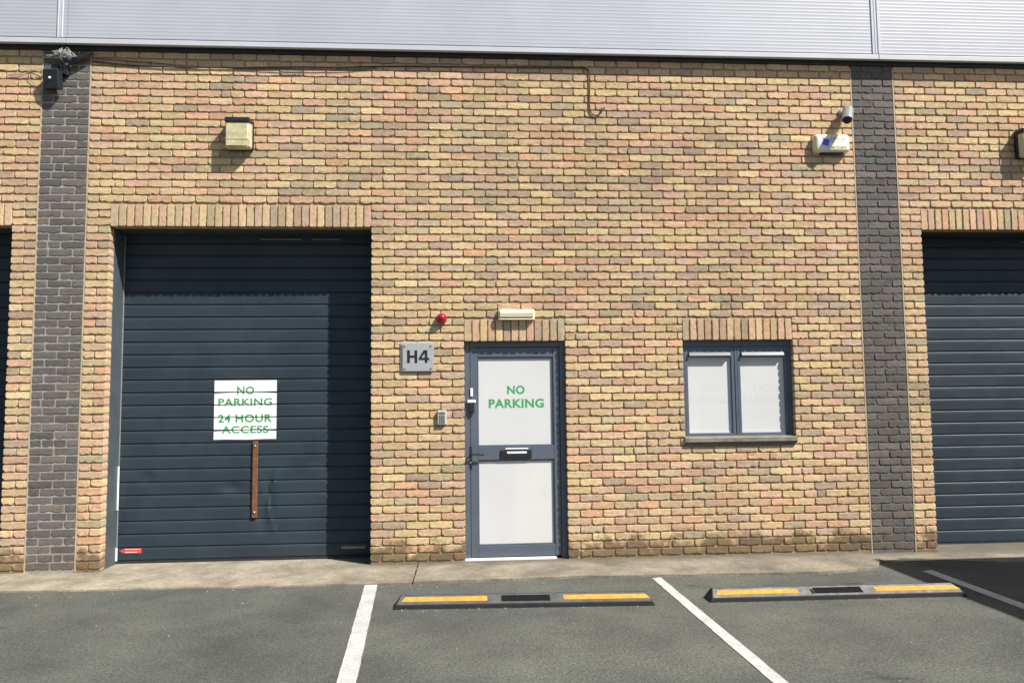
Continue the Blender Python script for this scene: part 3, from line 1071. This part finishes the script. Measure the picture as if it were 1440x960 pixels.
# ------------------------------------------------------------------ fittings on the wall
# square floodlights
def floodlight(x, y, label, diffuser):
    f = empty("wall_light", (x, 0, y))
    tag(f, label, "wall light", "square wall lights above the roller doors")
    def part(name, bm, mat, sm=None):
        o = local(make(name, bm, mat, f, smooth=sm), f); return o
    w = .128
    part("back_box", box(x - w, x + w, -.050, .004, y + .010, y + .300, .012, 2), M['black'])
    # tapered lens
    bm = bmesh.new()
    fr = [(x - w + .012, y + .012), (x + w - .022, y + .012), (x + w - .022, y + .252), (x - w + .012, y + .252)]
    bk = [(x - w + .002, y), (x + w - .002, y), (x + w - .002, y + .262), (x - w + .002, y + .262)]
    vf = [bm.verts.new((p[0], -.128, p[1])) for p in fr]
    vb = [bm.verts.new((p[0], -.050, p[1])) for p in bk]
    bm.faces.new(vf)
    for k in range(4):
        bm.faces.new((vf[k], vb[k], vb[(k + 1) % 4], vf[(k + 1) % 4]))
    bm.faces.new(vb[::-1])
    bmesh.ops.recalc_face_normals(bm, faces=bm.faces)
    bmesh.ops.bevel(bm, geom=bm.edges[:], offset=.012, segments=3, affect='EDGES')
    part("lens", bm, diffuser, 35)
    part("lens_band", box(x - w + .016, x + w - .026, -.132, -.122, y + .082, y + .092, .003, 1), diffuser)
    part("cap", box(x - w + .006, x + w - .014, -.134, -.048, y + .254, y + .302, .008, 2), M['black'])
    return f
floodlight(-1.262, 3.965, "square yellowed wall light with black cap above the NO PARKING roller door", M['yellowed'])
floodlight(6.790, 3.970, "square pale wall light with black housing cut off by the right edge", M['pale_diffuser'])

# bulkhead lamp over the door
b = empty("bulkhead_light", (1.415, 0, 2.305))
tag(b, "long cream bulkhead light over the glazed door", "wall light")
local(make("base", box(1.236, 1.592, -.030, .002, 2.306, 2.412, .006, 2), M['cream'], b), b)
local(make("lens", prism_x([(-.030, 2.405), (-.064, 2.398), (-.074, 2.372), (-.066, 2.335), (-.030, 2.318)], 1.250, 1.580, .004, .004), M['cream'], b), b)
local(make("lower_trim", box(1.243, 1.586, -.060, -.030, 2.306, 2.3165, .003, 1), M['cream'], b), b)

# red strobe
s = empty("siren", (.684, 0, 2.28))
tag(s, "small round red dome siren on the wall above the H4 plaque", "siren")
local(make("base", lathe([(.052, -.002), (.052, .030), (.048, .036), (.040, .037)], (.684, 0, 2.322), 28), M['red_base'], s, smooth=30), s)
local(make("dome", lathe([(.039, .036), (.039, .050), (.034, .064), (.024, .074), (.012, .079), (.002, .080)], (.684, 0, 2.326), 28), M['red'], s, smooth=60), s)

# unit plaque
p = empty("plaque", (.45, 0, 1.82))
tag(p, "brushed metal H4 plaque on four standoffs left of the glazed door", "plaque")
local(make("backing_plate", box(.286, .598, -.012, -.004, 1.806, 2.094, .002, 1), M['acrylic'], p), p)
local(make("face_plate", box(.306, .606, -.026, -.0205, 1.814, 2.088, .002, 1), M['brushed'], p), p)
for x in (.330, .582):
    for z in (1.842, 2.060):
        local(make("standoff", lathe([(.010, -.004), (.010, .032), (.007, .035), (0, .0352)], (x, 0, z), 14), M['chrome'], p), p)
def glyph(polys, y, t):
    bm = bmesh.new()
    for po in polys:
        bm.faces.new([bm.verts.new((px, y, pz)) for px, pz in po])
    r_ = bmesh.ops.extrude_face_region(bm, geom=bm.faces[:])
    for g in r_['geom']:
        if isinstance(g, bmesh.types.BMVert): g.co.y -= t
    bmesh.ops.recalc_face_normals(bm, faces=bm.faces)
    return bm
hx, hz, hh = .350, 1.892, .124
H_ = [[(hx, hz), (hx + .027, hz), (hx + .027, hz + hh), (hx, hz + hh)], [(hx + .071, hz), (hx + .098, hz), (hx + .098, hz + hh), (hx + .071, hz + hh)],
      [(hx + .0271, hz + .050), (hx + .0709, hz + .050), (hx + .0709, hz + .074), (hx + .0271, hz + .074)]]
fx = .462
F_ = [[(fx + .058, hz), (fx + .083, hz), (fx + .083, hz + hh), (fx + .058, hz + hh)],
      [(fx, hz + .028), (fx + .0579, hz + .028), (fx + .0579, hz + .050), (fx + .026, hz + .050), (fx, hz + .046)], [(fx + .0831, hz + .028), (fx + .102, hz + .028), (fx + .102, hz + .050), (fx + .0831, hz + .050)],
      [(fx, hz + .0461), (fx + .026, hz + .0501), (fx + .0579, hz + .096), (fx + .0579, hz + hh), (fx + .048, hz + hh)]]
for po in (H_, F_):
    local(make("lettering", glyph(po, -.026, .0012), M['ink'], p), p)

# keypad
k = empty("keypad", (.684, 0, 1.295))
tag(k, "small grey door entry keypad on the bricks left of the door handle", "keypad")
local(make("body", box(.640, .728, -.034, .002, 1.296, 1.434, .010, 3), M['keypad'], k), k)
local(make("display", box(.655, .713, -.0375, -.033, 1.392, 1.418, .003, 1), M['key'], k), k)
for r in range(4):
    for c in range(3):
        x, z = .657 + c * .0195, 1.312 + r * .0192
        local(make("button", box(x, x + .015, -.0385, -.0335, z, z + .0145, .0015, 1), M['key'], k), k)

# alarm box
a = empty("alarm_box", (4.665, 0, 3.99))
tag(a, "cream burglar alarm box with blue diamond logo left of the right pilaster", "alarm box")
def rounded_plate(x0, x1, z0, z1, y0, y1, rad, inset):
    bm = bmesh.new()
    pts = []
    for cx, cz, t0 in ((x1 - rad, z1 - rad, 0), (x0 + rad, z1 - rad, 90), (x0 + rad, z0 + rad, 180), (x1 - rad, z0 + rad, 270)):
        for q in range(6):
            t = math.radians(t0 + q * 18)
            pts.append((cx + rad * math.cos(t), cz + rad * math.sin(t)))
    mx, mz = (x0 + x1) / 2, (z0 + z1) / 2
    rings = []
    for y, s_ in ((y1, 0), (y0 + .03, 0), (y0 + .008, inset * .45), (y0, inset)):
        rings.append([bm.verts.new((mx + (px - mx) * (1 - s_ / (x1 - x0) * 2), y, mz + (pz - mz) * (1 - s_ / (z1 - z0) * 2))) for px, pz in pts])
    n = len(pts)
    for i in range(3):
        for q in range(n):
            bm.faces.new((rings[i][q], rings[i + 1][q], rings[i + 1][(q + 1) % n], rings[i][(q + 1) % n]))
    bm.faces.new(rings[-1]); bm.faces.new(rings[0][::-1])
    bmesh.ops.recalc_face_normals(bm, faces=bm.faces)
    return bm
local(make("cover", rounded_plate(4.482, 4.852, 4.010, 4.200, -.078, .002, .036, .022), M['cream'], a, smooth=40), a)
local(make("base", box(4.550, 4.790, -.052, .002, 3.996, 4.024, .008, 2), M['black'], a), a)
AY = -.078
def diamond(cx, cz, r, y, t):
    bm = bmesh.new()
    ang = math.radians(28)
    vs = [bm.verts.new((cx + r * math.cos(ang + q * math.pi / 2), y, cz + r * math.sin(ang + q * math.pi / 2))) for q in range(4)]
    bm.faces.new(vs)
    r_ = bmesh.ops.extrude_face_region(bm, geom=bm.faces[:])
    for g in r_['geom']:
        if isinstance(g, bmesh.types.BMVert): g.co.y -= t
    bmesh.ops.recalc_face_normals(bm, faces=bm.faces)
    return bm
local(make("logo_band", diamond(4.592, 4.106, .078, AY, .0006), M['pale_blue'], a), a)
local(make("logo", diamond(4.592, 4.108, .049, AY - .0006, .0006), M['blue'], a), a)
local(make("lettering", text_bm("Advanced", 4.640, 4.795, 4.132, 4.166, AY, .0008, .005), M['grey_ink'], a), a)
local(make("lettering", text_bm("Security", 4.650, 4.778, 4.096, 4.126, AY, .0008, .0), M['grey_ink'], a), a)
local(make("lettering", text_bm("086 773 8078", 4.640, 4.802, 4.047, 4.064, AY, .0008, .012), M['ink'], a), a)

# bullet camera
c = empty("security_camera", (4.85, 0, 4.44))
tag(c, "silver bullet security camera angled down above the cream alarm box", "security camera")
def cp(name, bm, mat, sm=None): return local(make(name, bm, mat, c, smooth=sm), c)
cp("mount", lathe([(.045, -.002), (.045, .014), (.030, .024), (.018, .026)], (4.815, 0, 4.440), 20), M['silver'], 35)
cp("arm", add_tube(bmesh.new(), spline([(4.815, -.02, 4.44), (4.818, -.055, 4.445), (4.812, -.075, 4.425)], 5), .014, 10), M['silver'], 40)
ax0, ax1 = Vector((4.850, -.060, 4.452)), Vector((4.768, -.190, 4.300))
d = (ax1 - ax0)
cp("body", add_tube(bmesh.new(), [ax0, ax0 + d * .06, ax0 + d * .1, ax0 + d * .9, ax0 + d * .98], [.024, .042, .047, .047, .045], 18), M['silver'], 40)
# sun hood: half shell over the body that reaches past the lens
bm = bmesh.new()
dn = d.normalized(); side = dn.cross(Vector((0, 0, 1))).normalized(); upv = side.cross(dn).normalized()
rings = []
for t in (.02, 1.12):
    ring = []
    for rr in (.056, .052):
        for q in range(9):
            an = math.radians(-20 + q * 27.5)
            ring.append(bm.verts.new(ax0 + d * t + (side * math.cos(an) + upv * math.sin(an)) * rr))
    rings.append(ring)
for q in range(8):
    bm.faces.new((rings[0][q], rings[0][q + 1], rings[1][q + 1], rings[1][q]))
    bm.faces.new((rings[0][q + 9], rings[1][q + 9], rings[1][q + 10], rings[0][q + 10]))
    for e in (0, 1):
        bm.faces.new((rings[e][q], rings[e][q + 9], rings[e][q + 10], rings[e][q + 1]))
for q in (0, 8):
    bm.faces.new((rings[0][q], rings[1][q], rings[1][q + 9], rings[0][q + 9]))
bmesh.ops.recalc_face_normals(bm, faces=bm.faces)
cp("sun_hood", bm, M['silver'], 40)
cp("lens_face", add_tube(bmesh.new(), [ax0 + d * .97, ax0 + d * 1.0], .042, 18), M['black'])
cp("lens", add_tube(bmesh.new(), [ax0 + d * .99, ax0 + d * 1.02], [.016, .012], 14), M['glass_dark'])

# black floodlight box on the left pilaster
f = empty("security_light", (-3.02, 0, 4.55))
tag(f, "black boxy security light on a bracket at the head of the left pilaster", "security light")
def fp(name, bm, mat, sm=None): return local(make(name, bm, mat, f, smooth=sm), f)
bm = box(-.082, .078, -.035, .035, -.095, .090, .008, 2)
bmesh.ops.rotate(bm, verts=bm.verts, cent=(0, 0, 0), matrix=Matrix.Rotation(math.radians(10), 3, 'X') @ Matrix.Rotation(math.radians(-12), 3, 'Z'))
bmesh.ops.translate(bm, verts=bm.verts, vec=(-3.012, -.072, 4.632))
fp("housing", bm, M['black'])
fp("top_lip", box(-3.085, -2.955, -.100, -.040, 4.716, 4.728, .003, 1), M['steel_grey'])
fp("sensor", lathe([(.012, 0), (.012, .012), (.006, .018), (0, .0185)], (-3.025, -.102, 4.632), 12), M['white'])
fp("bracket", box(-3.05, -2.99, -.045, .0, 4.60, 4.80, .004, 1), M['black'])
fp("arm", add_tube(bmesh.new(), [(-2.93, -.045, 4.70), (-2.90, -.050, 4.80), (-2.80, -.050, 4.845), (-2.665, -.045, 4.915)], [.020, .026, .030, .020], 8), M['black'])
fp("arm_plate", box(-2.955, -2.895, -.035, .0, 4.69, 4.93, .004, 1), M['black'])
fp("joint_cap", lathe([(.018, 0), (.016, .010), (0, .012)], (-2.895, -.07, 4.78), 12), M['steel_grey'])

# ball of pale fibres caught above it
bm = bmesh.new()
for q in range(150):
    cx, cz, cy = -2.900 + R.gauss(0, .034), 4.872 + R.gauss(0, .019), -.105 + R.gauss(0, .02)
    dx = Vector((R.uniform(-1, 1), R.uniform(-1, 1), R.uniform(-1, 1))).normalized() * R.uniform(.012, .034)
    p0 = Vector((cx, cy, cz))
    add_tube(bm, [p0 - dx, p0 + Vector((R.uniform(-.008, .008), R.uniform(-.008, .008), R.uniform(-.008, .008))), p0 + dx], R.uniform(.0014, .0032), 4, False)
for q in range(4):
    p0 = Vector((-2.95, -.10, 4.862))
    add_tube(bm, [p0, p0 + Vector((-.05, 0, -.008 + q * .003)), p0 + Vector((-.10 - q * .01, 0, -.022 + q * .006))], .0014, 4, False)
tag(make("bird_nest", bm, M['fluff']), "scruffy pale tuft of nest fibres under the cladding above the black security light", "nest")

# cables
pts = [(-2.684, -.012, 4.846), (-2.416, -.012, 4.822), (-1.90, -.012, 4.800), (-1.35, -.012, 4.806), (-.75, -.012, 4.826), (-.298, -.012, 4.829), (.262, -.012, 4.850), (1.256, -.012, 4.860), (2.02, -.012, 4.868), (2.150, -.012, 4.860), (2.186, -.012, 4.806),
       (2.184, -.012, 4.64), (2.180, -.012, 4.475), (2.200, -.012, 4.400), (2.246, -.014, 4.374), (2.290, -.014, 4.405), (2.305, -.010, 4.455)]
tag(make("cable", add_tube(bmesh.new(), spline(pts, 7), .0065, 7), M['cable'], smooth=60), "black cable clipped along the top bricks with a hooked loose end", "cable")
cab2 = bmesh.new()
add_tube(cab2, spline([(-2.66, -.012, 4.872), (-2.2, -.012, 4.843), (-1.5, -.012, 4.800), (-.9, -.012, 4.790), (-.35, -.012, 4.797), (.05, -.010, 4.83)], 7), .0035, 6)
tag(make("cable", cab2, M['cable'], smooth=60), "thin slack black cable sagging just below the top brick course", "cable")
bm = bmesh.new()
add_tube(bm, spline([(2.29, -.014, 4.41), (2.318, -.012, 4.43), (2.335, -.008, 4.468)], 5), .005, 6)
tag(make("cable", bm, M['cable'], smooth=60), "short cut cable tail beside the hooked cable end", "cable")
bm = bmesh.new()
add_tube(bm, spline([(-3.02, -.03, 4.66), (-3.12, -.018, 4.70), (-3.25, -.012, 4.745), (-3.36, -.012, 4.70), (-3.46, -.012, 4.69)], 6), .0025, 5)
add_tube(bm, spline([(-3.25, -.012, 4.745), (-3.27, -.012, 4.66), (-3.21, -.012, 4.60), (-3.15, -.012, 4.52), (-3.09, -.012, 4.50)], 6), .0022, 5)
tag(make("cable", bm, M['cable'], smooth=60), "thin looped wires left of the black security light", "cable")

# ------------------------------------------------------------------ wheel stops
def wheel_stop(x0, x1, yf, yaw_dy, body_mat, top_mat, label, worn):
    ws = empty("wheel_stop", ((x0 + x1) / 2, -1.47, GZ))
    tag(ws, label, "wheel stop", "rubber wheel stops at the bay heads")
    z = GZ
    def part(name, bm, mat, sm=None):
        for v in bm.verts:
            v.co.y += yaw_dy * (v.co.x - x0)
        return local(make(name, bm, mat, ws, smooth=sm), ws)
    prof = [(yf, z), (yf, z + .030), (yf + .006, z + .035), (yf + .100, z + .077), (yf + .120, z + .080), (yf + .140, z + .074), (yf + .158, z)]
    part("body", prism_x(prof, x0, x1, .055, .055), body_mat)
    sl = (.077 - .035) / (.100 - .006)
    def on(y, lift=.0): return z + .035 + (y - yf - .006) * sl + lift
    # sloping dusty face, stripes and centre recess follow the slope
    def strip(name, a, b, c, d, lift, mat, lean0=0, lean1=0):
        bm = bmesh.new()
        ya, yb = yf + c, yf + d
        lo = [bm.verts.new(q) for q in ((a, ya, on(ya, -.002)), (b, ya, on(ya, -.002)), (b - lean1, yb, on(yb, -.002)), (a + lean0, yb, on(yb, -.002)))]
        hi = [bm.verts.new(v.co + Vector((0, -lift * .55, lift + .002))) for v in lo]
        bm.faces.new(hi); bm.faces.new(lo[::-1])
        for q in range(4): bm.faces.new((lo[q], lo[(q + 1) % 4], hi[(q + 1) % 4], hi[q]))
        bmesh.ops.recalc_face_normals(bm, faces=bm.faces)
        return part(name, bm, mat)
    strip("face", x0 + .030, x1 - .030, .006, .104, .0015, top_mat, .03, .03)
    L = x1 - x0
    strip("stripe", x0 + .062, x0 + .035 * L + .640, .032, .080, .004, M['yellow'], .028, 0)
    strip("stripe", x0 + .652 * L, x1 - .030, .032, .080, .004, M['yellow'], 0, .03)
    strip("pad", x0 + .414 * L, x0 + .600 * L, .024, .086, .004, M['pad'])
    if worn:
        strip("fixing_hole", x0 + .400 * L, x0 + .411 * L, .022, .070, .0046, M['ink'])
    return ws
wheel_stop(.345, 2.319, -1.561, -.049, M['rubber'], M['grey_rubber'], "clean dark rubber wheel stop in front of the glazed door", False)
wheel_stop(2.746, 4.771, -1.623, -.017, M['rubber'], M['dusty_rubber'], "dusty scuffed rubber wheel stop in front of the window", True)

# dead leaves and crumbs caught along the foot of the wall
bm = bmesh.new()
for q in range(90):
    x = R.choice([R.uniform(.05, .88), R.uniform(1.95, 4.85), R.uniform(1.95, 4.85), R.uniform(-3.1, -2.5)])
    y = -.012 - abs(R.gauss(0, .022))
    s_ = R.choice([.004, .005, .007, .009, .014])
    ang = R.uniform(0, 6.28)
    c_, s2 = math.cos(ang) * s_, math.sin(ang) * s_
    h = .004 + R.uniform(0, .006)
    vs = [bm.verts.new((x + dx, y + dy, h + dz)) for dx, dy, dz in ((c_, s2, 0), (-s2 * .5, c_ * .5, s_ * .3), (-c_, -s2, s_ * .2), (s2 * .5, -c_ * .5, s_ * .1))]
    bm.faces.new(vs)
tag(make("leaf_litter", bm, M['leaf']), kind='stuff')

# loose chips and grit on the ground
bm = bmesh.new()
for q in range(260):
    if R.random() < .45:
        x = R.choice([R.uniform(.4, 2.3), R.uniform(2.8, 4.6)]); y = -1.56 - abs(R.gauss(.03, .05))
    elif R.random() < .4:
        x = R.uniform(-3, 4.7); y = -.80 - abs(R.gauss(0, .06))
    else:
        x = R.uniform(-3.2, 5.0); y = R.uniform(-3.4, -.9)
    s_ = R.choice([.002, .0025, .003, .003, .004, .006])
    mt = Matrix.Translation((x, y, GZ + s_ * .3)) @ Matrix.Rotation(R.uniform(0, 6), 4, 'Z') @ Matrix.Diagonal((s_ * R.uniform(.8, 1.6), s_, s_ * .7, 1))
    bmesh.ops.create_icosphere(bm, subdivisions=1, radius=1.0, matrix=mt)
tag(make("gravel", bm, M['chip']), kind='stuff')

# ------------------------------------------------------------------ unseen box lorry added outside the frame to cast shade on the right bay
VX, VY, VW, VH = 7.36, -2.28, 2.2, 3.5
van = empty("shade_lorry", (VX + VW / 2, VY - 3.4, GZ))
tag(van, "unseen white box lorry added to cast shade on the right bay", "lorry")
def vp(name, bm, mat, sm=None): return local(make(name, bm, mat, van, smooth=sm), van)
vp("cargo_box", box(VX, VX + VW, VY - 4.9, VY, .95, VH, .03, 2), M['van'])
for x in (VX + .05, VX + VW / 2 + .01):
    vp("rear_door", box(x, x + VW / 2 - .06, VY - .005, VY + .03, 1.02, VH - .10, .01, 1), M['van'])
    for q in (.22, .78):
        xx = x + (VW / 2 - .06) * q
        vp("lock_rod", add_tube(bmesh.new(), [(xx, VY + .05, 1.04), (xx, VY + .05, VH - .14)], .016, 8), M['chrome'])
for x in (VX + .55, VX + VW - .67):
    vp("chassis_rail", box(x, x + .12, VY - 6.6, VY - .1, .62, .94), M['rubber'])
vp("rear_bumper", box(VX + .05, VX + VW - .05, VY - .10, VY + .02, .45, .60, .02, 2), M['rubber'])
for x in (VX + .10, VX + VW - .34):
    vp("tail_light", box(x, x + .24, VY - .04, VY + .035, .66, .80, .015, 2), M['lamp_red'])
bm = bmesh.new()
side = [(VY - 5.05, .55), (VY - 5.05, 2.55), (VY - 5.25, 2.70), (VY - 6.25, 2.66), (VY - 6.62, 1.60), (VY - 6.72, 1.35), (VY - 6.74, .45), (VY - 6.2, .42)]
a_ = [bm.verts.new((VX + .08, y, z)) for y, z in side]
b_ = [bm.verts.new((VX + VW - .08, y, z)) for y, z in side]
for q in range(len(side)):
    w_ = (q + 1) % len(side)
    bm.faces.new((a_[q], a_[w_], b_[w_], b_[q]))
bm.faces.new(a_[::-1]); bm.faces.new(b_)
bmesh.ops.recalc_face_normals(bm, faces=bm.faces)
bmesh.ops.bevel(bm, geom=bm.edges[:], offset=.05, segments=3, affect='EDGES')
vp("cab", bm, M['van'], 40)
for x in (VX + .07, VX + VW - .085):
    vp("side_window", box(x, x + .015, VY - 6.2, VY - 5.45, 1.65, 2.35, .004, 1), M['glass_dark'])
for x in (VX + .14, VX + VW - .14):
    for y in (VY - 1.5, VY - 5.9):
        w_ = vp("wheel", add_tube(bmesh.new(), [(x - .12, y, .42), (x - .10, y, .42), (x + .10, y, .42), (x + .12, y, .42)], [.39, .45, .45, .39], 28), M['rubber'], 40)
        make("rim", add_tube(bmesh.new(), [(x - .126, y, .42), (x + .126, y, .42)], .26, 20), M['silver'], w_)
